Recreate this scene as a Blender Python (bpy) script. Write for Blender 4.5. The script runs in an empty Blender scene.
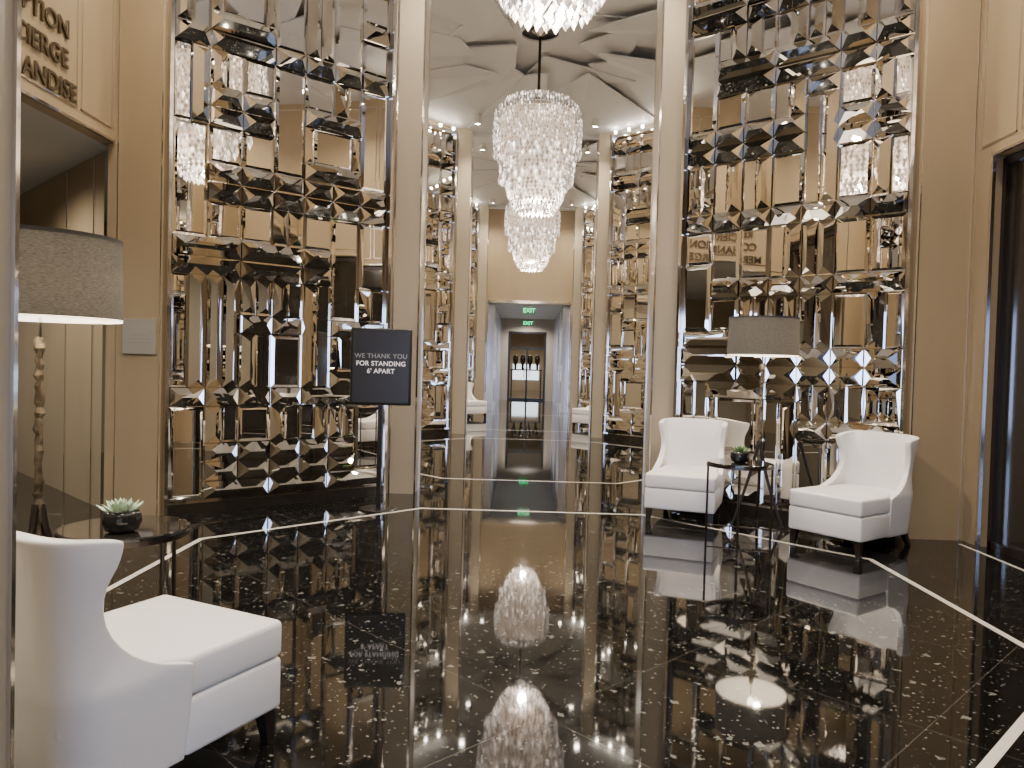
import bpy, math, random
from mathutils import Vector, Matrix

D = bpy.data
COL = bpy.context.scene.collection
pi = math.pi

# ------------------------------------------------------------------ materials
def new_mat(name):
    m = D.materials.new(name); m.use_nodes = True
    nt = m.node_tree
    b = nt.nodes['Principled BSDF']
    return m, nt, b

def pmat(name, col, rough=0.5, metal=0.0, noise=None, emit=None, estr=0.0, coat=0.0, bump=None):
    m, nt, b = new_mat(name)
    b.inputs['Base Color'].default_value = (*col, 1)
    b.inputs['Roughness'].default_value = rough
    b.inputs['Metallic'].default_value = metal
    b.inputs['Coat Weight'].default_value = coat
    if emit:
        b.inputs['Emission Color'].default_value = (*emit, 1)
        b.inputs['Emission Strength'].default_value = estr
    tc = nt.nodes.new('ShaderNodeTexCoord')
    if noise:
        sc, amt, stretch = noise
        mp = nt.nodes.new('ShaderNodeMapping'); mp.inputs['Scale'].default_value = stretch
        n = nt.nodes.new('ShaderNodeTexNoise'); n.inputs['Scale'].default_value = sc; n.inputs['Detail'].default_value = 5
        r = nt.nodes.new('ShaderNodeValToRGB')
        r.color_ramp.elements[0].position = 0.3; r.color_ramp.elements[1].position = 0.7
        r.color_ramp.elements[0].color = (*[c*(1-amt) for c in col], 1)
        r.color_ramp.elements[1].color = (*[min(1, c*(1+amt)) for c in col], 1)
        nt.links.new(tc.outputs['Object'], mp.inputs[0]); nt.links.new(mp.outputs[0], n.inputs[0])
        nt.links.new(n.outputs['Fac'], r.inputs[0]); nt.links.new(r.outputs[0], b.inputs['Base Color'])
    if bump:
        sc, st = bump
        n2 = nt.nodes.new('ShaderNodeTexNoise'); n2.inputs['Scale'].default_value = sc
        bp = nt.nodes.new('ShaderNodeBump'); bp.inputs['Strength'].default_value = st
        nt.links.new(tc.outputs['Object'], n2.inputs[0]); nt.links.new(n2.outputs['Fac'], bp.inputs['Height'])
        nt.links.new(bp.outputs[0], b.inputs['Normal'])
    return m

M_tan = pmat('tan_lacquer', (0.345, 0.262, 0.158), 0.38, noise=(1.5, 0.05, (2, 2, 0.5)))
M_tan2 = pmat('pale_lacquer', (0.35, 0.295, 0.21), 0.32, noise=(1.5, 0.04, (2, 2, 0.5)))
M_mirror = pmat('champagne_mirror', (0.92, 0.895, 0.85), 0.010, 1.0)
M_mirror_dk = pmat('smoked_mirror', (0.60, 0.57, 0.52), 0.02, 1.0)
M_chrome = pmat('chrome', (0.85, 0.82, 0.78), 0.08, 1.0)
M_black = pmat('black_satin', (0.012, 0.011, 0.010), 0.3)
M_dark = pmat('dark_lacquer', (0.016, 0.014, 0.011), 0.15, coat=0.5)
M_plaster = pmat('grey_plaster', (0.58, 0.57, 0.55), 0.6, noise=(1.2, 0.04, (1, 1, 1)))
M_cavity = pmat('ceiling_cavity', (0.22, 0.21, 0.20), 0.8)
M_white = pmat('white_leather', (0.80, 0.78, 0.76), 0.38, noise=(4, 0.02, (1, 1, 1)), bump=(180, 0.03))
M_leg = pmat('espresso_wood', (0.015, 0.010, 0.008), 0.3)
M_glass_top = pmat('smoked_glass_top', (0.02, 0.018, 0.016), 0.05, coat=1.0)
M_bronze = pmat('bronze_metal', (0.10, 0.085, 0.07), 0.3, 1.0)
M_post = pmat('black_metal_post', (0.03, 0.028, 0.026), 0.25, 0.6)
M_bark = pmat('gilded_bark', (0.15, 0.12, 0.08), 0.4, 0.6, noise=(30, 0.8, (1, 1, 0.5)), bump=(60, 0.8))
M_inlay = pmat('white_inlay', (0.74, 0.70, 0.62), 0.12, coat=0.6)
M_plaque = pmat('brushed_plaque', (0.50, 0.47, 0.42), 0.35, 0.5)
M_gold = pmat('bronze_lettering', (0.15, 0.115, 0.075), 0.35, 0.8)
M_letter = pmat('sign_lettering_white', (0.8, 0.8, 0.8), 0.5, emit=(1, 1, 1), estr=0.25)
M_letter2 = pmat('sign_lettering_grey', (0.35, 0.35, 0.36), 0.5)
M_signface = pmat('sign_black_face', (0.022, 0.021, 0.024), 0.35)
M_pot = pmat('black_ceramic', (0.01, 0.01, 0.01), 0.12)
M_succ = pmat('pale_succulent', (0.38, 0.50, 0.36), 0.5, noise=(20, 0.2, (1, 1, 1)))
M_grn = pmat('green_succulent', (0.12, 0.22, 0.07), 0.5, noise=(20, 0.3, (1, 1, 1)))
M_lamp_in = pmat('lit_bulb', (1, .9, .7), 0.5, emit=(1, 0.80, 0.55), estr=30)
M_dl = pmat('downlight_lens', (1, 1, 1), 0.5, emit=(1, 0.90, 0.76), estr=110)
M_exit = pmat('exit_green', (0.0, 0.4, 0.1), 0.5, emit=(0.05, 1.0, 0.35), estr=2.5)
M_exitplate = pmat('exit_plate', (0.05, 0.07, 0.06), 0.2)
M_bluepanel = pmat('cool_satin_panel', (0.66, 0.67, 0.70), 0.15, 0.6)
M_vent = pmat('vent_dark', (0.05, 0.05, 0.05), 0.6)

def shade_mat():
    m, nt, b = new_mat('grey_linen')
    b.inputs['Roughness'].default_value = 0.9
    tc = nt.nodes.new('ShaderNodeTexCoord')
    mp = nt.nodes.new('ShaderNodeMapping'); mp.inputs['Scale'].default_value = (1, 1, 6)
    n = nt.nodes.new('ShaderNodeTexNoise'); n.inputs['Scale'].default_value = 60; n.inputs['Detail'].default_value = 4
    r = nt.nodes.new('ShaderNodeValToRGB')
    r.color_ramp.elements[0].position = .3; r.color_ramp.elements[1].position = .7
    r.color_ramp.elements[0].color = (0.05, 0.048, 0.044, 1); r.color_ramp.elements[1].color = (0.12, 0.115, 0.105, 1)
    nt.links.new(tc.outputs['Object'], mp.inputs[0]); nt.links.new(mp.outputs[0], n.inputs[0]); nt.links.new(n.outputs['Fac'], r.inputs[0])
    nt.links.new(r.outputs[0], b.inputs['Base Color'])
    t = nt.nodes.new('ShaderNodeBsdfTranslucent'); nt.links.new(r.outputs[0], t.inputs[0])
    mx = nt.nodes.new('ShaderNodeMixShader'); mx.inputs[0].default_value = 0.30
    nt.links.new(b.outputs[0], mx.inputs[1]); nt.links.new(t.outputs[0], mx.inputs[2])
    nt.links.new(mx.outputs[0], nt.nodes['Material Output'].inputs[0])
    return m
M_shade = shade_mat()
M_trimband = pmat('shade_trim_band', (0.03, 0.028, 0.025), 0.6)
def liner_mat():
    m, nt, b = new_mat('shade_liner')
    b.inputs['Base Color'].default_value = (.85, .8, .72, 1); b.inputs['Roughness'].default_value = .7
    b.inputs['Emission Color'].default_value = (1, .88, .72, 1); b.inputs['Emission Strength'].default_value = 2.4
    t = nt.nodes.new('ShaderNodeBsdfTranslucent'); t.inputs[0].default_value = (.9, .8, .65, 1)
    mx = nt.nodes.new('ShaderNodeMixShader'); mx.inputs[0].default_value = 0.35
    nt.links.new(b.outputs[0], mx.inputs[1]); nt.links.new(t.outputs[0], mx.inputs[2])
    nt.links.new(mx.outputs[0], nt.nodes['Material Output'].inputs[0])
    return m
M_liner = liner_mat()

def floor_mat():
    m, nt, b = new_mat('black_terrazzo')
    N = nt.nodes.new; L = nt.links.new
    tc = N('ShaderNodeTexCoord')
    def flecks(scale, thr, gate):
        ns = N('ShaderNodeTexNoise'); ns.inputs['Scale'].default_value = scale*1.7; ns.inputs['Detail'].default_value = 3
        L(tc.outputs['Object'], ns.inputs[0])
        ad = N('ShaderNodeMixRGB'); ad.blend_type = 'ADD'; ad.inputs[0].default_value = 1.3/scale
        L(tc.outputs['Object'], ad.inputs[1]); L(ns.outputs['Color'], ad.inputs[2])
        v = N('ShaderNodeTexVoronoi'); v.inputs['Scale'].default_value = scale; L(ad.outputs[0], v.inputs['Vector'])
        c = N('ShaderNodeMath'); c.operation = 'LESS_THAN'; L(v.outputs['Distance'], c.inputs[0])
        sep = N('ShaderNodeSeparateColor'); L(v.outputs['Color'], sep.inputs[0])
        th = N('ShaderNodeMath'); th.operation = 'MULTIPLY'; L(sep.outputs[1], th.inputs[0]); th.inputs[1].default_value = thr
        L(th.outputs[0], c.inputs[1])
        g = N('ShaderNodeMath'); g.operation = 'LESS_THAN'; L(sep.outputs[0], g.inputs[0]); g.inputs[1].default_value = gate
        mu = N('ShaderNodeMath'); mu.operation = 'MULTIPLY'; L(c.outputs[0], mu.inputs[0]); L(g.outputs[0], mu.inputs[1])
        return mu
    a = flecks(19, 0.38, 0.18); c = flecks(52, 0.38, 0.30)
    mx = N('ShaderNodeMath'); mx.operation = 'MAXIMUM'; L(a.outputs[0], mx.inputs[0]); L(c.outputs[0], mx.inputs[1])
    mp = N('ShaderNodeMapping'); mp.inputs['Rotation'].default_value = (0, 0, pi/4)
    L(tc.outputs['Object'], mp.inputs[0])
    br = N('ShaderNodeTexBrick'); br.offset = 0.0; br.inputs['Scale'].default_value = 1.0
    br.inputs['Mortar Size'].default_value = 0.003; br.inputs['Brick Width'].default_value = 1.15; br.inputs['Row Height'].default_value = 1.15
    br.inputs['Color1'].default_value = (0.0045, 0.0043, 0.004, 1); br.inputs['Color2'].default_value = (0.006, 0.0056, 0.005, 1)
    br.inputs['Mortar'].default_value = (0.06, 0.055, 0.045, 1)
    L(mp.outputs[0], br.inputs[0])
    mix = N('ShaderNodeMixRGB'); L(mx.outputs[0], mix.inputs[0]); L(br.outputs['Color'], mix.inputs[1])
    mix.inputs[2].default_value = (0.13, 0.13, 0.115, 1)
    L(mix.outputs[0], b.inputs['Base Color'])
    b.inputs['Roughness'].default_value = 0.035
    b.inputs['IOR'].default_value = 1.62
    n = N('ShaderNodeTexNoise'); n.inputs['Scale'].default_value = 3
    bp = N('ShaderNodeBump'); bp.inputs['Strength'].default_value = 0.01; bp.inputs['Distance'].default_value = 0.02
    L(tc.outputs['Object'], n.inputs[0]); L(n.outputs['Fac'], bp.inputs['Height']); L(bp.outputs[0], b.inputs['Normal'])
    return m
M_floor = floor_mat()

def crystal_mat():
    m, nt, b = new_mat('crystal')
    N = nt.nodes.new; L = nt.links.new
    at = N('ShaderNodeAttribute'); at.attribute_name = 'glow'
    mu = N('ShaderNodeMath'); mu.operation = 'MULTIPLY'; mu.inputs[1].default_value = 3.8
    L(at.outputs['Fac'], mu.inputs[0])
    b.inputs['Base Color'].default_value = (0.45, 0.41, 0.38, 1)
    b.inputs['Roughness'].default_value = 0.08
    b.inputs['Emission Color'].default_value = (1, 0.86, 0.75, 1)
    L(mu.outputs[0], b.inputs['Emission Strength'])
    return m
M_crystal = crystal_mat()
M_core = pmat('frosted_core', (0.7, .6, .5), 0.6, emit=(1, 0.76, 0.56), estr=0.5)

# ------------------------------------------------------------------ helpers
def mesh_obj(name, verts, faces, mat, parent=None, loc=(0, 0, 0), rot=0.0, smooth=False):
    me = D.meshes.new(name); me.from_pydata([tuple(v) for v in verts], [], faces); me.update()
    me.materials.append(mat)
    if smooth:
        for p in me.polygons: p.use_smooth = True
    o = D.objects.new(name, me); COL.objects.link(o)
    o.location = loc; o.rotation_euler = (0, 0, rot)
    if parent: o.parent = parent
    return o

def tag(o, label=None, category=None, group=None):
    if label: o['label'] = label
    if category: o['category'] = category
    if group: o['group'] = group
    return o

def empty(name, loc, rot=0.0, label=None, category=None, group=None):
    o = D.objects.new(name, None); o.empty_display_size = 0.1; COL.objects.link(o)
    o.location = loc; o.rotation_euler = (0, 0, rot)
    return tag(o, label, category, group)

def struct(o):
    o['kind'] = 'structure'; return o

def boxgeo(x0, x1, y0, y1, z0, z1):
    v = [(x0, y0, z0), (x1, y0, z0), (x1, y1, z0), (x0, y1, z0), (x0, y0, z1), (x1, y0, z1), (x1, y1, z1), (x0, y1, z1)]
    f = [(0, 3, 2, 1), (4, 5, 6, 7), (0, 1, 5, 4), (1, 2, 6, 5), (2, 3, 7, 6), (3, 0, 4, 7)]
    return v, f

class Geo:
    def __init__(s): s.v = []; s.f = []
    def add(s, v, f):
        n = len(s.v); s.v += [tuple(p) for p in v]; s.f += [tuple(i+n for i in ff) for ff in f]
    def box(s, *a): s.add(*boxgeo(*a))
    def lathe(s, prof, seg=32, cx=0, cy=0, cap=True):
        v = []; f = []
        for r, z in prof:
            for k in range(seg):
                a = 2*pi*k/seg; v.append((cx+r*math.cos(a), cy+r*math.sin(a), z))
        for i in range(len(prof)-1):
            for k in range(seg):
                k2 = (k+1) % seg
                f.append((i*seg+k, i*seg+k2, (i+1)*seg+k2, (i+1)*seg+k))
        if cap:
            f.append(tuple(reversed(range(seg)))); f.append(tuple((len(prof)-1)*seg+k for k in range(seg)))
        s.add(v, f)
    def tube(s, pts, rads, seg=10):
        pts = [Vector(p) for p in pts]
        if not isinstance(rads, (list, tuple)): rads = [rads]*len(pts)
        v = []; f = []
        for i, p in enumerate(pts):
            d = (pts[min(i+1, len(pts)-1)]-pts[max(i-1, 0)]).normalized()
            up = Vector((0, 0, 1)) if abs(d.z) < 0.9 else Vector((1, 0, 0))
            a = d.cross(up).normalized(); b = d.cross(a)
            for k in range(seg):
                t = 2*pi*k/seg; v.append(p+(a*math.cos(t)+b*math.sin(t))*rads[i])
        for i in range(len(pts)-1):
            for k in range(seg):
                k2 = (k+1) % seg
                f.append((i*seg+k, (i+1)*seg+k, (i+1)*seg+k2, i*seg+k2))
        f.append(tuple(range(seg))); f.append(tuple(reversed([(len(pts)-1)*seg+k for k in range(seg)])))
        s.add(v, f)
    def obj(s, name, mat, **k): return mesh_obj(name, s.v, s.f, mat, **k)

def bx(name, x0, x1, y0, y1, z0, z1, mat, **k):
    v, f = boxgeo(x0, x1, y0, y1, z0, z1)
    return mesh_obj(name, v, f, mat, **k)

def bevel(o, w, seg=3):
    m = o.modifiers.new('bevel', 'BEVEL'); m.width = w; m.segments = seg; m.limit_method = 'ANGLE'
    for p in o.data.polygons: p.use_smooth = True
    return o

def text_mesh(name, body, size, mat, align='LEFT', extrude=0.003, bold=0.0, space=1.0):
    c = D.curves.new(name+'_c', 'FONT'); c.body = body; c.size = size; c.align_x = align
    c.extrude = extrude; c.offset = bold; c.space_character = space
    t = D.objects.new(name+'_t', c); COL.objects.link(t)
    bpy.context.view_layer.update()
    dg = bpy.context.evaluated_depsgraph_get()
    me = D.meshes.new_from_object(t.evaluated_get(dg))
    me.materials.clear(); me.materials.append(mat)
    D.objects.remove(t); D.curves.remove(c)
    o = D.objects.new(name, me); COL.objects.link(o)
    return o

def duplicate(root, loc, rot, label=None):
    n = root.copy(); COL.objects.link(n); n.location = loc; n.rotation_euler = (0, 0, rot)
    if label: n['label'] = label
    def rec(src, dst):
        for c in src.children:
            cc = c.copy(); COL.objects.link(cc); cc.parent = dst
            cc.matrix_parent_inverse = c.matrix_parent_inverse.copy()
            rec(c, cc)
    rec(root, n)
    return n

# ------------------------------------------------------------------ room shell
WALL_TOP = 6.95
CY = [5.1, 12.6, 20.1]

fl = struct(bx('floor', -9.5, 9.5, -4, 46, -0.1, 0, M_floor))

def wallseg(name, p0, p1, z0, z1, th, mat):
    p0 = Vector((p0[0], p0[1], 0)); p1 = Vector((p1[0], p1[1], 0))
    d = p1-p0; L = d.length
    o = bx(name, 0, L, 0, th, z0, z1, mat)
    o.location = p0; o.rotation_euler = (0, 0, math.atan2(d.y, d.x))
    return struct(o)

# ---- mirrored panels
def panel_tiles(W, H, seed):
    R = random.Random(seed)
    nx = 14; g = W/nx; nz = int(H/.175)
    gz = H/nz
    G = Geo()
    gap = 0.004
    def hip(x0, z0, x1, z1, lift=0.0, k=0.42):
        x0 += gap; x1 -= gap; z0 += gap; z1 -= gap
        w = x1-x0; h = z1-z0; s = min(w, h)/2; pr = s*2*k
        b = -lift
        v = [(x0, 0, z0), (x1, 0, z0), (x1, 0, z1), (x0, 0, z1), (x0, b-.008, z0), (x1, b-.008, z0), (x1, b-.008, z1), (x0, b-.008, z1)]
        t = b-.008-pr
        t2 = t+R.uniform(-.004, .004)
        if w >= h:
            sq = w <= h+1e-4
            v += [(x0+s, t, z0+s)] if sq else [(x0+s, t, z0+s), (x1-s, t2, z0+s)]
            f = [(0, 1, 5, 4), (1, 2, 6, 5), (2, 3, 7, 6), (3, 0, 4, 7)]
            if not sq: f += [(4, 5, 9, 8), (5, 6, 9), (6, 7, 8, 9), (7, 4, 8)]
            else: f += [(4, 5, 8), (5, 6, 8), (6, 7, 8), (7, 4, 8)]
        else:
            v += [(x0+s, t, z0+s), (x0+s, t2, z1-s)]
            f = [(0, 1, 5, 4), (1, 2, 6, 5), (2, 3, 7, 6), (3, 0, 4, 7), (4, 5, 8), (5, 6, 9, 8), (6, 7, 9), (7, 4, 8, 9)]
        G.add(v, f)
    def flat(x0, z0, x1, z1, lift, bev):
        x0 += gap; x1 -= gap; z0 += gap; z1 -= gap
        bev = min(bev, (x1-x0)*.3, (z1-z0)*.3)
        t = [(-lift-.020+R.uniform(-.005, .005)) for _ in range(3)]
        y00, y10, y01 = t; y11 = y10+y01-y00
        v = [(x0, 0, z0), (x1, 0, z0), (x1, 0, z1), (x0, 0, z1), (x0, -lift, z0), (x1, -lift, z0), (x1, -lift, z1), (x0, -lift, z1),
             (x0+bev, y00, z0+bev), (x1-bev, y10, z0+bev), (x1-bev, y11, z1-bev), (x0+bev, y01, z1-bev)]
        f = [(0, 1, 5, 4), (1, 2, 6, 5), (2, 3, 7, 6), (3, 0, 4, 7), (4, 5, 9, 8), (5, 6, 10, 9), (6, 7, 11, 10), (7, 4, 8, 11), (8, 9, 10, 11)]
        G.add(v, f)
    occ = [[False]*nz for _ in range(nx)]
    def free(x, z, w, h):
        if x < 0 or z < 0 or x+w > nx or z+h > nz: return False
        return all(not occ[i][j] for i in range(x, x+w) for j in range(z, z+h))
    def mark(x, z, w, h):
        for i in range(x, x+w):
            for j in range(z, z+h): occ[i][j] = True
    def frame(x, z, w, h):
        X0, Z0, X1, Z1 = x*g, z*gz, (x+w)*g, (z+h)*gz
        b = gz*.95
        hip(X0, Z0, X1, Z0+b, .035, .5); hip(X0, Z1-b, X1, Z1, .035, .5)
        hip(X0, Z0+b, X0+b*.6, Z1-b, .01); hip(X1-b*.6, Z0+b, X1, Z1-b, .01)
        flat(X0+b*.6, Z0+b, X1-b*.6, Z1-b, 0.0, 0.03)
    for _ in range(16):
        w, h = R.choice([(4, 4), (4, 5), (4, 4), (2, 4)])
        x = 2*R.randrange(0, (nx-w)//2+1); z = R.randrange(0, nz-h+1)
        if free(x, z, w, h) and R.random() < .30:
            mark(x, z, w, h)
            if w > 2: frame(x, z, w, h)
            else: flat(x*g, z*gz, (x+w)*g, (z+h)*gz, .02, .04)
    z = R.randint(0, 1)
    while z < nz:
        rows = R.choice([1, 2, 2])
        x = R.choice([0, 0, 2])
        while x < nx-1:
            if R.random() < .17: x += 2; continue
            w = R.choice([2, 2, 4, 4, 4, 6])
            if x+w > nx: w = nx-x
            if w >= 2 and free(x, z, w, rows):
                mark(x, z, w, rows)
                sp = w >= 4 and R.random() < .45
                for j in range(rows):
                    if sp:
                        for q in range(0, w, 2): hip((x+q)*g, (z+j)*gz, (x+q+2)*g, (z+j+1)*gz, .025, .52)
                    else:
                        hip(x*g, (z+j)*gz, (x+w)*g, (z+j+1)*gz, R.choice([.02, .035]), .52)
            x += w
        z += rows+R.choice([2, 2, 3])
    for j in range(nz):
        for i in range(nx):
            if occ[i][j]: continue
            h = 1
            while j+h < nz and not occ[i][j+h] and h < 6: h += 1
            w = 1
            if free(i+1, j, 1, h): w = 2
            if h == 1:
                while w < 4 and free(i+w, j, 1, 1): w += 1
            mark(i, j, w, h)
            X0, X1, Z0, Z1 = i*g, (i+w)*g, j*gz, (j+h)*gz
            r = R.random()
            if h == 1:
                if w == 1: flat(X0, Z0, X1, Z1, .0, .03)
                else: hip(X0, Z0, X1, Z1, .01, .5)
            elif w == 2:
                if r < .40: flat(X0, Z0, X1, Z1, .004, .035)
                elif r < .60: hip(X0, Z0, X0+g, Z1, .02, .45); flat(X0+g, Z0, X1, Z1, .0, .02)
                elif r < .85: flat(X0, Z0, X0+g, Z1, .0, .02); hip(X0+g, Z0, X1, Z1, .02, .45)
                else: hip(X0, Z0, X0+g, Z1, .01, .45); hip(X0+g, Z0, X1, Z1, .01, .45)
            elif r < .4: hip(X0, Z0, X1, Z1, .01, .45)
            else: flat(X0, Z0, X1, Z1, R.choice([0, .02]), .03)
    return G

PW = math.hypot(1.78, 1.55)
PH0, PH1 = 0.10, 6.22
def make_panel(seed, p0, p1, label):
    a = math.atan2(p1[1]-p0[1], p1[0]-p0[0])
    e = empty('mirrored_wall_panel', (p0[0], p0[1], 0), a, label, 'mirror panel', 'mirrored wall panels')
    bx('mirror_backing', 0.03, PW-0.03, -0.02, -0.002, PH0, PH1, M_mirror_dk, parent=e)
    G = panel_tiles(PW-0.10, PH1-PH0-0.04, seed)
    G.v = [(x+0.05, y-0.02, z+PH0+0.02) for x, y, z in G.v]
    G.obj('mirror_tiles', M_mirror, parent=e)
    t = Geo()
    t.box(0.0, 0.03, -0.10, -0.002, 0, 6.3); t.box(PW-0.03, PW, -0.10, -0.002, 0, 6.3)
    t.box(0.03, PW-0.03, -0.08, -0.002, PH1, 6.3)
    t.obj('edge_trim', M_chrome, parent=e)
    bx('plinth', 0.03, PW-0.03, -0.09, -0.002, 0, PH0, M_dark, parent=e)
    for i in range(7):
        g = Geo(); g.lathe([(.020, 0), (.025, .012), (.025, .05)], 12)
        g.obj('puck_light', M_dl, parent=e, loc=(.22+i*(PW-.44)/6, -.26, 6.235))
    return e

base_label = 'faceted champagne mirror panel of bevelled blocks between tan columns'
bases = []
for k, yc in enumerate(CY):
    quads = [((-3.47, 2.0), (-1.69, 3.55)), ((1.62, 3.55), (3.4, 2.0)), ((3.4, -2.0), (1.62, -3.55)), ((-1.62, -3.55), (-3.4, -2.0))]
    for qi, (a, b) in enumerate(quads):
        p0 = (a[0], yc+a[1]); p1 = (b[0], yc+b[1])
        wallseg('wall_diagonal', p0, p1, 0, WALL_TOP, 0.10, M_tan)
        if k == 0 and qi < 2:
            bases.append(make_panel(41+qi*12, p0, p1, base_label+', tall and brightly reflective'))
        else:
            duplicate(bases[qi % 2], (p0[0], p0[1], 0), math.atan2(p1[1]-p0[1], p1[0]-p0[0]), base_label)
    for sx in (-1, 1):
        for sy in (-1, 1):
            xi = 3.46 if (sx < 0 and sy > 0) else 3.40
            xa, xb = sorted((sx*xi, sx*3.98)); ya, yb = sorted((yc+sy*1.95, yc+sy*2.12))
            struct(bx('wall_column', xa, xb, ya, yb, 0, WALL_TOP, M_tan))
            for xx in (xi+.015, 3.88):
                x0, x1 = sorted((sx*xx, sx*(xx+.010)))
                y = ya if sy > 0 else yb
                struct(bx('trim_1', x0, x1, y-0.006, y+0.006, 0, WALL_TOP, M_chrome))
for sx in (-1, 1):
    for j, (ya, yb) in enumerate([(1.05, 1.55), (8.65, 9.05), (16.15, 16.55), (23.65, 24.0)]):
        if j == 0: yb = 1.79 if sx < 0 else 1.55
        xa, xb = sorted((sx*1.32, sx*(1.72 if sx < 0 else 1.66)))
        struct(bx('wall_pillar', xa, xb, ya, yb, 0, WALL_TOP, M_tan2))
        for xx in (1.31, 1.60):
            x0, x1 = sorted((sx*xx, sx*(xx+.018)))
            struct(bx('trim_2', x0, x1, ya-0.012, ya+0.01, 0, WALL_TOP, M_chrome))
        struct(bx('trim_2', *sorted((sx*1.310, sx*1.325)), yb-.01, yb+.005, 0, WALL_TOP, M_chrome))

def side_wall(sx, yc, k):
    side = 'left' if sx < 0 else 'right'
    passage = (k == 0 and sx < 0)
    xa, xb = sorted((sx*3.92, sx*4.05))
    struct(bx('wall_'+side, xa, xb, yc-1.95, yc+1.95, 3.42, WALL_TOP, M_tan))
    ye = 1.95 if passage else 1.72
    if not passage: struct(bx('wall_'+side, xa, xb, yc+1.72, yc+1.95, 0, 3.42, M_tan))
    struct(bx('wall_'+side, xa, xb, yc-1.95, yc-1.62, 0, 3.42, M_tan))
    x0, x1 = sorted((sx*3.90, sx*3.93))
    G = Geo()
    if not passage: G.box(x0, x1, yc+ye-.03, yc+ye, 0, 3.45)
    G.box(x0, x1, yc-1.62, yc-1.59, 0, 3.45); G.box(x0, x1, yc-1.58, yc+ye-.03, 3.42, 3.44)
    struct(G.obj('trim_3', M_chrome))
    G = Geo()
    for (a, b) in ((-1.55, 1.33), (1.40, 1.88)):
        for zz in (3.54, 6.2): G.box(x0+.012, x1-.012, yc+a, yc+b, zz, zz+.012)
        for yy in (a, b): G.box(x0+.012, x1-.012, yc+yy, yc+yy+.012, 3.54, 6.212)
    struct(G.obj('trim_4', M_chrome))
for k, yc in enumerate(CY):
    for sx in (-1, 1):
        side_wall(sx, yc, k)
        if not (k == 0 and sx < 0):
            x0, x1 = sorted((sx*4.03, sx*4.11))
            struct(bx('door_1', x0, x1, yc-1.62, yc+1.72, 0, 3.42, M_dark if k == 0 else M_tan2))
            x0, x1 = sorted((sx*4.0, sx*4.03))
            G = Geo()
            for yy in (-1.60, -0.03, 1.66): G.box(x0, x1, yc+yy, yc+yy+.05, 0, 3.40)
            for zz in (0, 3.34): G.box(x0, x1, yc-1.6, yc+1.7, zz, zz+.06)
            struct(G.obj('trim_5', M_leg))

for txt, z, ye in (('RECEPTION', 4.05, 6.30), ('CONCIERGE', 3.81, 6.30), ('MERCHANDISE', 3.57, 6.42)):
    t = text_mesh('wall_lettering', txt, 0.205, M_gold, extrude=0.008, bold=0.003)
    wid = max(v.co.x for v in t.data.vertices)
    t.location = (-3.908, ye-wid, z); t.rotation_euler = (pi/2, 0, pi/2)
    tag(t, 'bronze capital lettering reading '+txt+' on tan header panel', 'lettering', 'header lettering')

# left side passage
wallseg('wall_passage', (-6.9, 9.95), (-4.16, 7.32), 0, 3.6, 0.1, M_tan)
dirp = Vector((2.74, -2.63, 0)).normalized(); nrm = Vector((-dirp.y, dirp.x, 0))
for i, s in enumerate((.28, 1.15)):
    p = Vector((-4.16, 7.32, 0))-dirp*s-nrm*.012
    wallseg('trim_6', (p.x, p.y), (p.x+dirp.x*.03, p.y+dirp.y*.03), 0, 3.45, 0.02, M_chrome)
wallseg('wall_passage', (-4.16, 7.32), (-3.99, 7.14), 0, 3.6, 0.03, M_mirror_dk)
struct(bx('wall_passage', -9.4, -6.8, 9.8, 9.9, 0, 3.6, M_tan))
struct(bx('wall_passage', -9.4, -9.3, 2.9, 9.9, 0, 3.6, M_tan2))
struct(bx('wall_passage', -9.4, -4.0, 2.9, 3.0, 0, 3.6, M_tan))
struct(bx('ceiling_passage', -9.4, -4.05, 2.9, 10.0, 3.42, 3.52, M_plaster))
struct(bx('trim_7', -5.0, -4.4, 6.3, 6.38, 3.405, 3.42, M_vent))

for sx in (-1, 1):
    x0, x1 = sorted((sx*3.95, sx*4.05))
    struct(bx('wall_'+('left' if sx < 0 else 'right'), x0, x1, -3.2, 3.15, 0, WALL_TOP, M_tan))
struct(bx('wall_back', -4.05, 4.05, -3.3, -3.2, 0, WALL_TOP, M_tan))
struct(bx('ceiling', -4.3, 4.3, -3.3, 24.1, WALL_TOP, WALL_TOP+.1, M_cavity))

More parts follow.
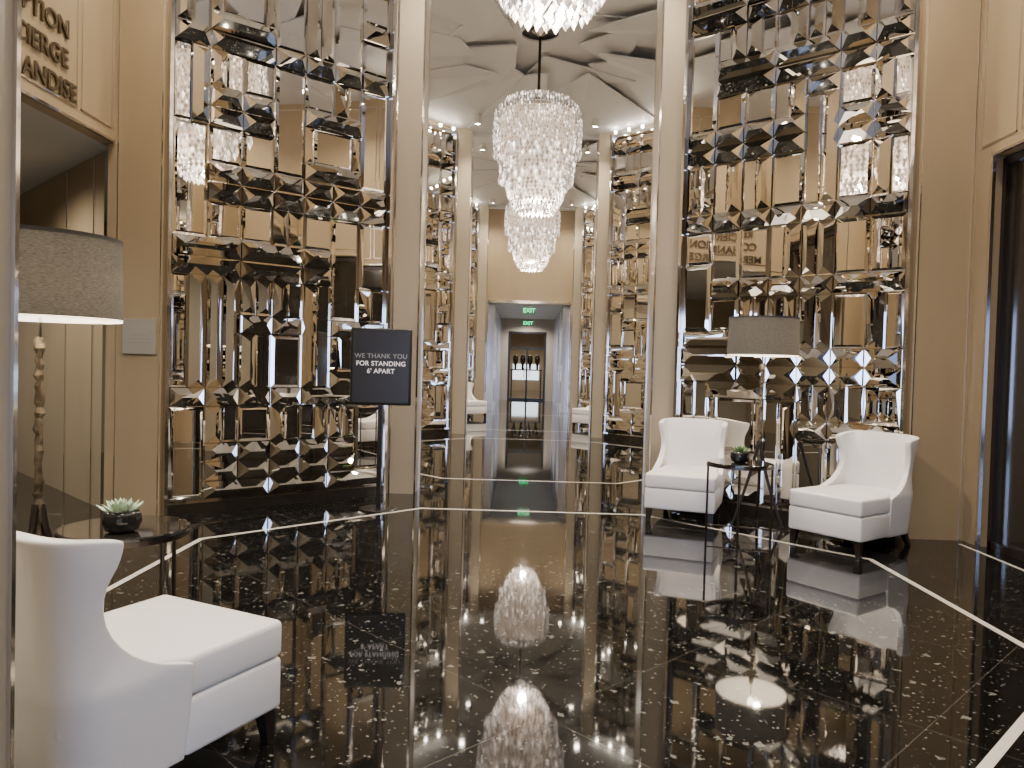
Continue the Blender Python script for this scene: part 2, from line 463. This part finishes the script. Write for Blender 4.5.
def facets(yc, seed):
    R = random.Random(seed); G = Geo()
    def rout(a):
        s = abs(math.sin(a)); c = abs(math.cos(a))
        return min(4.6, 3.74/max(s, .01), 3.97/max(c, .01))
    def slab(q):
        q = [Vector(p) for p in q]
        up = Vector((0, 0, 0.03)); n = len(q)
        v = q+[p+up for p in q]
        f = [tuple(reversed(range(n))), tuple(n+i for i in range(n))]+[(i, (i+1) % n, n+(i+1) % n, n+i) for i in range(n)]
        G.add(v, f)
    def P(r, a, z): return (r*math.cos(a), yc+r*math.sin(a), z)
    n = 32
    for k in range(n):
        a0 = 2*pi*k/n; a1 = 2*pi*(k+1)/n
        slab([P(rout(a0), a0, 6.48), P(rout(a1), a1, 6.48), P(.3, a1, 6.84), P(.3, a0, 6.84)])
    n = 8; da = 2*pi/n; off = R.random()
    for k in range(n):
        a0 = off+k*da+R.uniform(-.12, .12); a1 = a0+da*1.12
        am = (a0+a1)/2
        r0, r1, rm = rout(a0), rout(a1), rout(am)
        ri = R.uniform(.8, 1.5)
        slab([P(r0, a0, 6.30), P(rm, am, 6.34), P(ri+.3, am-.15, 6.55), P(ri, a0-.15, 6.50)])
        slab([P(rm, am, 6.36), P(r1, a1, 6.42), P(ri+.2, a1-.2, 6.65), P(ri+.3, am-.15, 6.57)])
    n = 5; da = 2*pi/n; off = R.random()
    for k in range(n):
        a0 = off+k*da
        slab([P(2.0, a0, 6.49), P(1.7, a0+da*1.0, 6.62), P(R.uniform(.3, .7), a0+da*.7, 6.72)])
    G.box(-1.32, 1.32, yc+3.70, yc+3.80, 6.26, 6.5)
    return struct(G.obj('ceiling', M_plaster))
for i, yc in enumerate(CY): facets(yc, 5+i)
struct(bx('ceiling', -4, 4, -3.2, 1.35, 6.3, 6.35, M_plaster))

# end wall and corridor
struct(bx('wall_front', -1.4, 1.4, 23.9, 24.05, 3.42, WALL_TOP, M_tan))
G = Geo(); G.box(-1.32, 1.32, 23.87, 23.9, 3.38, 3.46); G.box(-1.32, -1.27, 23.87, 24.1, 0, 3.4); G.box(1.27, 1.32, 23.87, 24.1, 0, 3.4)
struct(G.obj('trim_8', M_chrome))
for sx in (-1, 1):
    s = 'left' if sx < 0 else 'right'
    x0, x1 = sorted((sx*1.30, sx*1.40)); struct(bx('wall_'+s, x0, x1, 24.05, 32, 0, 3.5, M_mirror_dk))
    for yy in (24.6, 26.2, 27.8, 29.4, 31.0):
        x0, x1 = sorted((sx*1.08, sx*1.30)); struct(bx('wall_pilaster', x0, x1, yy, yy+.5, 0, 3.38, M_bluepanel))
    x0, x1 = sorted((sx*0.78, sx*1.35)); struct(bx('wall_front', x0, x1, 32, 32.1, 0, 3.5, M_tan2))
struct(bx('wall_front', -.78, .78, 32, 32.1, 2.85, 3.5, M_tan2))
struct(bx('ceiling_corridor', -1.4, 1.4, 24.05, 45, 3.38, 3.48, M_plaster))
struct(bx('wall_front', -1.4, 1.4, 44.4, 44.5, 0, 3.4, M_tan2))
struct(bx('window_2', -.75, .75, 44.36, 44.4, .6, 1.5, pmat('bright_glazing', (.7, .8, .9), .3, emit=(.8, .9, 1), estr=2.0)))
for sx in (-1, 1):
    x0, x1 = sorted((sx*1.35, sx*1.45)); struct(bx('wall_'+('left' if sx < 0 else 'right'), x0, x1, 32.1, 44.4, 0, 3.4, M_tan))
G = Geo()
for x in (-.78, .70): G.box(x, x+.08, 31.98, 32.08, 0, 2.85)
G.box(-.035, .035, 32.0, 32.06, 0, 2.15)
for z in (0, 2.12, 2.77): G.box(-.70, .70, 32.0, 32.06, z, z+.08)
struct(G.obj('door_2', M_black))
for x in (-.11, .11):
    G = Geo(); G.tube([(x, 31.95, .95), (x, 31.95, 1.35)], .014, 8)
    struct(G.obj('door_2', M_chrome))
e = empty('console_table', (0, 36.5, 0), 0, 'dark console table beyond the glass doors', 'table')
bx('table_top', -.75, .75, -.2, .2, 1.2, 1.26, M_black, parent=e)
for x in (-.72, .66):
    bx('leg', x, x+.06, -.15, .15, 0, 1.2, M_black, parent=e)
G = Geo(); G.lathe([(.05, 0), (.06, .2), (.12, .35), (.13, .5), (.10, .62), (.05, .66)], 16)
v0 = G.obj('vase', M_black, loc=(-.52, 36.5, 1.26), smooth=True); tag(v0, 'dark rounded vase on console table', 'vase', 'dark vases on console')
for i in range(1, 4):
    v = v0.copy(); COL.objects.link(v); v.location = (-.52+.345*i, 36.5, 1.26)

def exit_sign(loc, s):
    e = empty('exit_sign', loc, 0, 'ceiling-hung exit sign with glowing green EXIT letters', 'exit sign', 'exit signs')
    bx('sign_plate', -.17*s, .17*s, 0, .02, -.10*s, .10*s, M_exitplate, parent=e)
    t = text_mesh('lettering', 'EXIT', .17*s, M_exit, 'CENTER', 0.004, 0.004); t.parent = e
    t.location = (0, -.006, -.06*s); t.rotation_euler = (pi/2, 0, 0)
    G = Geo(); G.tube([(0, .01, .10*s), (0, .01, 3.38-loc[2])], .01, 8); G.obj('hanger_rod', M_chrome, parent=e)
exit_sign((0, 24.3, 3.20), 1.1)
exit_sign((0, 30.0, 3.10), 1.1)

def inlay(yc):
    ap = 2.72; w = 0.045; G = Geo(); r1 = (ap+w/2)/math.cos(pi/8); r0 = (ap-w/2)/math.cos(pi/8)
    v = []
    for r in (r0, r1):
        for k in range(8):
            a = pi/8+k*pi/4; v.append((r*math.cos(a), yc+r*math.sin(a), 0))
    v2 = [(x, y, .0015) for x, y, _ in v]
    f = []
    for k in range(8):
        k2 = (k+1) % 8
        f.append((16+k, 16+k+8, 16+k2+8, 16+k2))
        f.append((k, 16+k, 16+k2, k2)); f.append((k+8, k2+8, 16+k2+8, 16+k+8))
    G.add(v+v2, f)
    return struct(G.obj('trim_9', M_inlay))
for yc in CY: inlay(yc)
for sx in (-1, 1):
    x0, x1 = sorted((sx*3.80, sx*3.83)); struct(bx('trim_9', x0, x1, 3.3, 6.9, 0, .0015, M_inlay))

# ------------------------------------------------------------------ chandeliers
def chandelier(loc):
    e = empty('chandelier', loc, 0, 'tiered crystal chandelier glowing warm white on a slim rod', 'chandelier', 'crystal chandeliers')
    R = random.Random(1)
    v = []; f = []; gl = []
    def crystal(x, y, z, w, h, ang, g):
        n = len(v); c, s = math.cos(ang), math.sin(ang)
        v.extend([(x, y, z+h*.5), (x+w*c, y+w*s, z+h*.12), (x-w*.6*s, y+w*.6*c, z+h*.12), (x-w*c, y-w*s, z+h*.12), (x+w*.6*s, y-w*.6*c, z+h*.12), (x, y, z-h*.5)])
        for a, b in ((1, 2), (2, 3), (3, 4), (4, 1)):
            f.append((n, n+a, n+b)); f.append((n+5, n+b, n+a)); gl.extend([g*R.uniform(.5, 1.3), g*R.uniform(.3, 1.1)])
    def ring(z, r, w, h, dens, base):
        n = int(2*pi*r/dens)
        o = R.random()
        for k in range(n):
            a = 2*pi*(k+o)/n+R.uniform(-.01, .01); rr = r*R.uniform(.97, 1.01)
            g = base*(R.random()**3.4*1.5+.05)
            crystal(rr*math.cos(a), rr*math.sin(a), z+R.uniform(-.006, .006), w, h, a+pi/2+R.uniform(-.7, .7), g)
    top = 5.80-3.90
    for i in range(7):
        t = i/6; ring(top-.02-.22*t*t, .22+.47*math.sqrt(t), .016, .06, .05, .8)
    z = top-.28
    while z > top-.88:
        t = (top-.28-z)/.60
        ring(z, .70+.02*math.sin(t*pi), .015, .058, .042, .9); z -= .052
    ring(z, .71, .028, .12, .06, 1.2)
    z -= .05
    while z > .60:
        t = (z-.60)/.4
        ring(z, .59+.05*max(0, min(1, t)), .03, .085, .065, 1.0); z -= .062
    ring(z, .605, .032, .13, .07, 1.3); z -= .07
    while z > 0.03:
        t = z/.50
        r = .10+.41*max(0, min(1, t))**.38
        ring(z, r, .034, .09, .07, 1.1)
        if z < .2: ring(z-.01, r*.6, .034, .09, .08, 1.0)
        z -= .055
    me = D.meshes.new('crystal_strands'); me.from_pydata(v, [], f); me.update(); me.materials.append(M_crystal)
    at = me.attributes.new('glow', 'FLOAT', 'FACE')
    at.data.foreach_set('value', gl)
    o = D.objects.new('crystal_strands', me); COL.objects.link(o); o.parent = e; o['kind'] = 'stuff'
    G = Geo(); G.lathe([(.05, .22), (.30, .34), (.40, .55), (.50, .8), (.58, 1.1), (.62, 1.5), (.60, 1.66), (.3, 1.80)], 32)
    G.obj('glowing_core', M_core, parent=e, smooth=True)
    G = Geo(); G.lathe([(.67, top-.29), (.69, top-.29), (.69, top-.25), (.67, top-.25), (.67, top-.29)], 48, cap=False)
    G.obj('metal_ring', M_chrome, parent=e)
    G = Geo(); G.lathe([(.024, top-.1), (.024, 6.88-3.90)], 12); G.lathe([(.03, top-.05), (.06, top), (.03, top+.08), (.012, top+.14)], 16)
    G.obj('rod', M_black, parent=e)
    G = Geo(); G.lathe([(.02, 6.80-3.9), (.14, 6.88-3.9), (.16, 6.95-3.9)], 24); G.obj('canopy', M_chrome, parent=e)
    return e
c0 = chandelier((0, 5.42, 3.90))
for yc in CY[1:]: duplicate(c0, (0, yc, 3.90), .3)

# ------------------------------------------------------------------ armchair (local +Y is the front)
def armchair(loc, rot, label):
    e = empty('armchair', loc, rot, label, 'armchair', 'white leather armchairs')
    levels = [(.12, .00, .325), (.22, .005, .335), (.32, .01, .345), (.41, .015, .35), (.455, .01, .352), (.475, -.05, .35), (.50, -.13, .345),
              (.55, -.215, .335), (.62, -.28, .325), (.71, -.315, .325), (.80, -.305, .335), (.88, -.275, .345), (.94, -.26, .35), (.965, -.26, .35)]
    ns = 33; verts = []; faces = []
    for (z, yf, hw) in levels:
        yb = -.43-.07*max(0, (z-.4)/.55)-(.012 if z > .9 else 0)
        rc = .13
        ys = yb+rc
        L1 = max(.02, yf-ys); La = rc*pi/2; Lb = 2*(hw-rc); T = 2*L1+2*La+Lb
        for k in range(ns):
            s = T*k/(ns-1)
            if s < L1: x, y = -hw, yf-s
            elif s < L1+La:
                a = (s-L1)/rc; x, y = -hw+rc-rc*math.cos(a), ys-rc*math.sin(a)
            elif s < L1+La+Lb: x, y = -hw+rc+(s-L1-La), yb
            elif s < L1+2*La+Lb:
                a = (s-L1-La-Lb)/rc; x, y = hw-rc+rc*math.sin(a), ys-rc*math.cos(a)
            else: x, y = hw, ys+(s-L1-2*La-Lb)
            tip = abs(2*k/(ns-1)-1)
            verts.append((x, y, z-(.04*tip**3 if z > .86 else 0)))
    for i in range(len(levels)-1):
        for k in range(ns-1):
            faces.append((i*ns+k, i*ns+k+1, (i+1)*ns+k+1, (i+1)*ns+k))
    o = mesh_obj('backrest', verts, faces, M_white, parent=e, smooth=True)
    m = o.modifiers.new('s', 'SOLIDIFY'); m.thickness = .055; m.offset = -1
    m = o.modifiers.new('b', 'BEVEL'); m.width = .015; m.segments = 3; m.limit_method = 'ANGLE'; m.angle_limit = 1.0
    m = o.modifiers.new('ss', 'SUBSURF'); m.levels = 1; m.render_levels = 1
    o = bx('seat_base', -.335, .335, -.005, .45, .13, .33, M_white, parent=e); bevel(o, .018, 3)
    bx('seat_frame', -.29, .29, -.39, .0, .12, .33, M_white, parent=e)
    G = Geo()
    pl = [(-.335, .455), (-.335, .0), (-.285, -.04), (-.285, -.42), (.285, -.42), (.285, -.04), (.335, .0), (.335, .455)]
    n = len(pl)
    G.add([(x, y, .333) for x, y in pl]+[(x, y, .475) for x, y in pl],
          [tuple(range(n)), tuple(reversed([n+i for i in range(n)]))]+[(i, n+i, n+(i+1) % n, (i+1) % n) for i in range(n)])
    o = G.obj('seat_cushion', M_white, parent=e); bevel(o, .024, 4)
    for (x, y, dx, dy) in ((-.29, .40, -.012, .012), (.29, .40, .012, .012), (-.25, -.36, -.03, -.07), (.25, -.36, .03, -.07)):
        G = Geo(); v = []
        for zz, s in ((.14, .030), (0, .017)):
            t = 1-zz/.14
            cx, cy = x+dx*t, y+dy*t
            v += [(cx-s, cy-s, zz), (cx+s, cy-s, zz), (cx+s, cy+s, zz), (cx-s, cy+s, zz)]
        G.add(v, [(0, 1, 2, 3), (7, 6, 5, 4), (0, 4, 5, 1), (1, 5, 6, 2), (2, 6, 7, 3), (3, 7, 4, 0)])
        G.obj('leg', M_leg, parent=e)
    return e
def face_rot(dx, dy): return math.atan2(dy, dx)-pi/2
ch = armchair((-1.53, 2.715, 0), face_rot(.43, .9), 'white leather wing armchair beside small round glass table')
duplicate(ch, (1.56, 7.80, 0), face_rot(-.35, -.94), 'white leather wing armchair between pillar and small round table')
duplicate(ch, (2.79, 6.75, 0), face_rot(-.8, -.6), 'white leather wing armchair angled in front of mirrored panel')
duplicate(ch, (-1.62, 21.0, 0), face_rot(.6, -.8), 'white leather wing armchair in the far lobby bay')
duplicate(ch, (1.62, 18.6, 0), face_rot(-.7, -.7), 'white leather wing armchair near far pillar')

# ------------------------------------------------------------------ side tables
def side_table(loc, rot, label):
    e = empty('side_table', loc, rot, label, 'side table', 'round side tables')
    G = Geo(); G.lathe([(.275, .662), (.288, .665), (.288, .677), (.275, .68)], 48); G.obj('table_top', M_glass_top, parent=e)
    G = Geo(); G.lathe([(.270, .642), (.291, .642), (.291, .664), (.270, .664), (.270, .642)], 48, cap=False); G.obj('rim', M_bronze, parent=e)
    for k in range(4):
        a = pi/4+k*pi/2; G = Geo()
        G.tube([(.275*math.cos(a), .275*math.sin(a), 0), (.275*math.cos(a), .275*math.sin(a), .65)], .010, 8)
        G.obj('leg', M_bronze, parent=e)
    G = Geo()
    for a in (pi/4, 3*pi/4):
        G.tube([(.275*math.cos(a), .275*math.sin(a), .10), (-.275*math.cos(a), -.275*math.sin(a), .10)], .007, 8)
    G.obj('stretcher', M_bronze, parent=e)
    return e
side_table((-1.99, 3.60, 0), .3, 'round smoked glass side table with bronze legs behind armchair')
side_table((1.83, 6.87, 0), .5, 'round smoked glass side table with bronze legs between armchairs')

def succulent(loc, mat, n, spread, ht, label):
    e = empty('potted_succulent', loc, 0, label, 'potted plant')
    G = Geo(); G.lathe([(.045, 0), (.07, .01), (.085, .045), (.082, .08), (.07, .10), (.062, .10), (.06, .085)], 28)
    G.obj('pot', M_pot, parent=e, smooth=True)
    G = Geo()
    for i in range(n):
        t = i/n; a = i*2.399; el = 1.40-1.05*t
        d = Vector((math.cos(a)*math.cos(el), math.sin(a)*math.cos(el), math.sin(el)))
        ln = ht*(.75+.4*t); s = Vector((-math.sin(a), math.cos(a), 0)); u = d.cross(s)
        b = Vector((0, 0, .085))+Vector((math.cos(a), math.sin(a), 0))*spread*t*.5
        w = spread*.28
        p1 = b+d*ln*.55; p2 = b+d*ln+Vector((0, 0, ln*.12))
        v = [b-s*w*.4, b+s*w*.4, p1+s*w, p1-s*w, p1+u*w*.5, p1-u*w*.35, p2]
        G.add(v, [(0, 1, 5), (1, 2, 5), (3, 0, 5), (0, 3, 4), (0, 4, 1), (1, 4, 2), (2, 4, 6), (4, 3, 6), (3, 5, 6), (5, 2, 6)])
    G.obj('plant', mat, parent=e)
succulent((-1.95, 3.50, .68), M_succ, 26, .07, .075, 'pale green rosette succulent in round black bowl on glass table')
succulent((1.82, 6.85, .68), M_grn, 22, .05, .075, 'small green succulent in round black bowl on side table')

# ------------------------------------------------------------------ floor lamps
def floor_lamp(loc, rot, label):
    e = empty('floor_lamp', loc, rot, label, 'floor lamp', 'drum shade floor lamps')
    G = Geo(); R = random.Random(4)
    pts = []; rad = []
    for i in range(40):
        z = .62+i*(1.56-.62)/39
        pts.append((R.uniform(-.004, .004), R.uniform(-.004, .004), z)); rad.append(.019+R.uniform(-.004, .006))
    G.tube(pts, rad, 10); G.obj('pole', M_bark, parent=e)
    for k in range(3):
        a = 2*pi*k/3+.4; G = Geo()
        p = []
        for i in range(9):
            t = i/8; r = .012+.25*t**1.3; p.append((r*math.cos(a+.2*t), r*math.sin(a+.2*t), .80*(1-t)+.012))
        G.tube(p, [.018-.006*i/8 for i in range(9)], 8); G.obj('leg', M_leg, parent=e)
    G = Geo(); G.tube([(0, 0, 1.54), (0, 0, 1.99)], .007, 8)
    for k in range(3):
        a = 2*pi*k/3; G.tube([(0, 0, 1.97), (.325*math.cos(a), .325*math.sin(a), 1.97)], .003, 6)
    G.obj('harp', M_chrome, parent=e)
    seg = 64
    G = Geo(); G.lathe([(.335, 1.65), (.335, 1.66), (.325, 2.00), (.325, 2.01)], seg, cap=False)
    G.obj('lamp_shade', M_shade, parent=e, smooth=True)
    G = Geo(); G.lathe([(.328, 1.995), (.328, 2.012)], seg, cap=False)
    G.obj('shade_trim', M_trimband, parent=e, smooth=True)
    G = Geo(); G.lathe([(.331, 1.640), (.321, 2.005)], seg, cap=False)
    G.obj('shade_liner', M_liner, parent=e, smooth=True)
    G = Geo(); G.lathe([(.010, 1.70), (.03, 1.74), (.032, 1.78), (.012, 1.83)], 16); G.obj('bulb', M_lamp_in, parent=e, smooth=True)
    return e
LP = (-2.29, 3.42)
l = floor_lamp((*LP, 0), 0, 'floor lamp with grey linen drum shade and gilded bark pole')
duplicate(l, (2.19, 7.50, 0), .7, 'floor lamp with grey linen drum shade before mirrored panel')

# ------------------------------------------------------------------ sign
e = empty('sign_stand', (-1.55, 7.7, 0), .05, 'black floor-standing sign asking guests to stand apart', 'sign')
G = Geo(); G.lathe([(.19, 0), (.19, .008), (.18, .014), (.02, .018)], 40); G.obj('base', M_post, parent=e)
bx('post', -.022, .022, .0, .03, .015, 1.25, M_post, parent=e)
o = bx('sign_frame', -.305, .305, -.015, .02, 1.05, 1.82, M_black, parent=e); bevel(o, .012, 2)
bx('sign_face', -.280, .280, -.019, -.014, 1.075, 1.795, M_signface, parent=e)
for txt, z, m, bo in (('WE THANK YOU', 1.520, M_letter2, 0), ('FOR STANDING', 1.445, M_letter, .0012), ("6' APART", 1.370, M_letter, .0012)):
    t = text_mesh('lettering', txt, .066, m, 'CENTER', .001, bo, 1.05); t.parent = e
    t.location = (0, -.020, z); t.rotation_euler = (pi/2, 0, 0)

# ------------------------------------------------------------------ plaque
e = empty('wall_plaque', (-3.66, 7.04, 1.66), 0, 'small brushed metal plaque on tan column', 'plaque')
o = bx('plate', -.155, .155, -.01, .008, -.16, .16, M_plaque, parent=e)
G = Geo()
for i, w in enumerate((.10, .11, .09)): G.box(-w, w, -.0115, -.0095, -.06+.035*i, -.055+.035*i)
G.obj('engraved_lines', M_letter2, parent=e)

# ------------------------------------------------------------------ downlights
def spot(loc, power, size=2.3, col=(1, .875, .715), rad=.045):
    l = D.lights.new('spot', 'SPOT'); l.energy = power; l.spot_size = size; l.spot_blend = 1; l.color = col; l.shadow_soft_size = rad
    o = D.objects.new('spot', l); COL.objects.link(o); o.location = loc; return o
dl0 = None
for yc in CY:
    for k in range(8):
        a = pi/8+k*pi/4
        r = 3.05
        x, y = r*math.cos(a), yc+r*math.sin(a)
        if dl0 is None:
            e = empty('downlight', (x, y, 6.24), 0, 'small round recessed ceiling downlight glowing warm', 'ceiling light', 'recessed downlights')
            G = Geo(); G.lathe([(.05, .0), (.075, -.012), (.08, 0), (.08, .22)], 20, cap=False); G.obj('ring', M_chrome, parent=e)
            G = Geo(); G.lathe([(.0, .01), (.05, .01)], 20, cap=False); G.obj('lens', M_dl, parent=e)
            dl0 = e
        else: duplicate(dl0, (x, y, 6.24), 0)
        spot((x, y, 6.2), 390)
for yc in (5.42, CY[1], CY[2]):
    l = D.lights.new('glow', 'POINT'); l.energy = 240; l.color = (1, .88, .76); l.shadow_soft_size = .05
    o = D.objects.new('glow', l); COL.objects.link(o); o.location = (0, yc, 4.03)
for p in ((*LP, 1.8), (2.19, 7.50, 1.8)):
    l = D.lights.new('lamp', 'POINT'); l.energy = 30; l.color = (1, .82, .62); l.shadow_soft_size = .04
    o = D.objects.new('lamp', l); COL.objects.link(o); o.location = (p[0]+.06, p[1], p[2])
for y in (25.5, 28.5, 31.2):
    spot((0, y, 3.3), 460, 2.7, (.97, .95, 1.0), .05)
for y in (34, 38, 42):
    spot((0, y, 3.3), 420, 2.7, (1, .87, .70), .05)
spot((-5.3, 7.0, 3.35), 300, 2.8, (1, .92, .82), .08)
spot((-5.2, 4.6, 3.35), 260, 2.7, (.8, .88, 1), .08)
spot((-7.4, 8.0, 3.35), 200, 2.7, (.9, .92, 1), .08)
spot((-2, -1, 6.2), 340); spot((2, -1, 6.2), 340)
struct(bx('cool_fill_panel', -3.4, 1.0, -3.19, -3.15, .3, 2.9, pmat('cool_fill_glow', (.6, .7, .9), .3, emit=(.42, .57, 1.0), estr=8.0)))  # unseen glowing panel added behind the camera as cool fill, no known window

w = D.worlds.new('world'); bpy.context.scene.world = w; w.use_nodes = True
w.node_tree.nodes['Background'].inputs[0].default_value = (.9, .85, .8, 1)
w.node_tree.nodes['Background'].inputs[1].default_value = .05

# ------------------------------------------------------------------ camera
cam = D.cameras.new('camera'); co = D.objects.new('camera', cam); COL.objects.link(co)
cam.sensor_width = 36; cam.lens = 770/1024*36; cam.clip_start = .05; cam.clip_end = 100
R = Matrix.Rotation(.0147, 4, 'Z') @ Matrix.Rotation(math.radians(90-1.5), 4, 'X') @ Matrix.Rotation(math.radians(1.55), 4, 'Z')
co.matrix_world = Matrix.Translation((-.12, 0, 1.5)) @ R
bpy.context.scene.camera = co
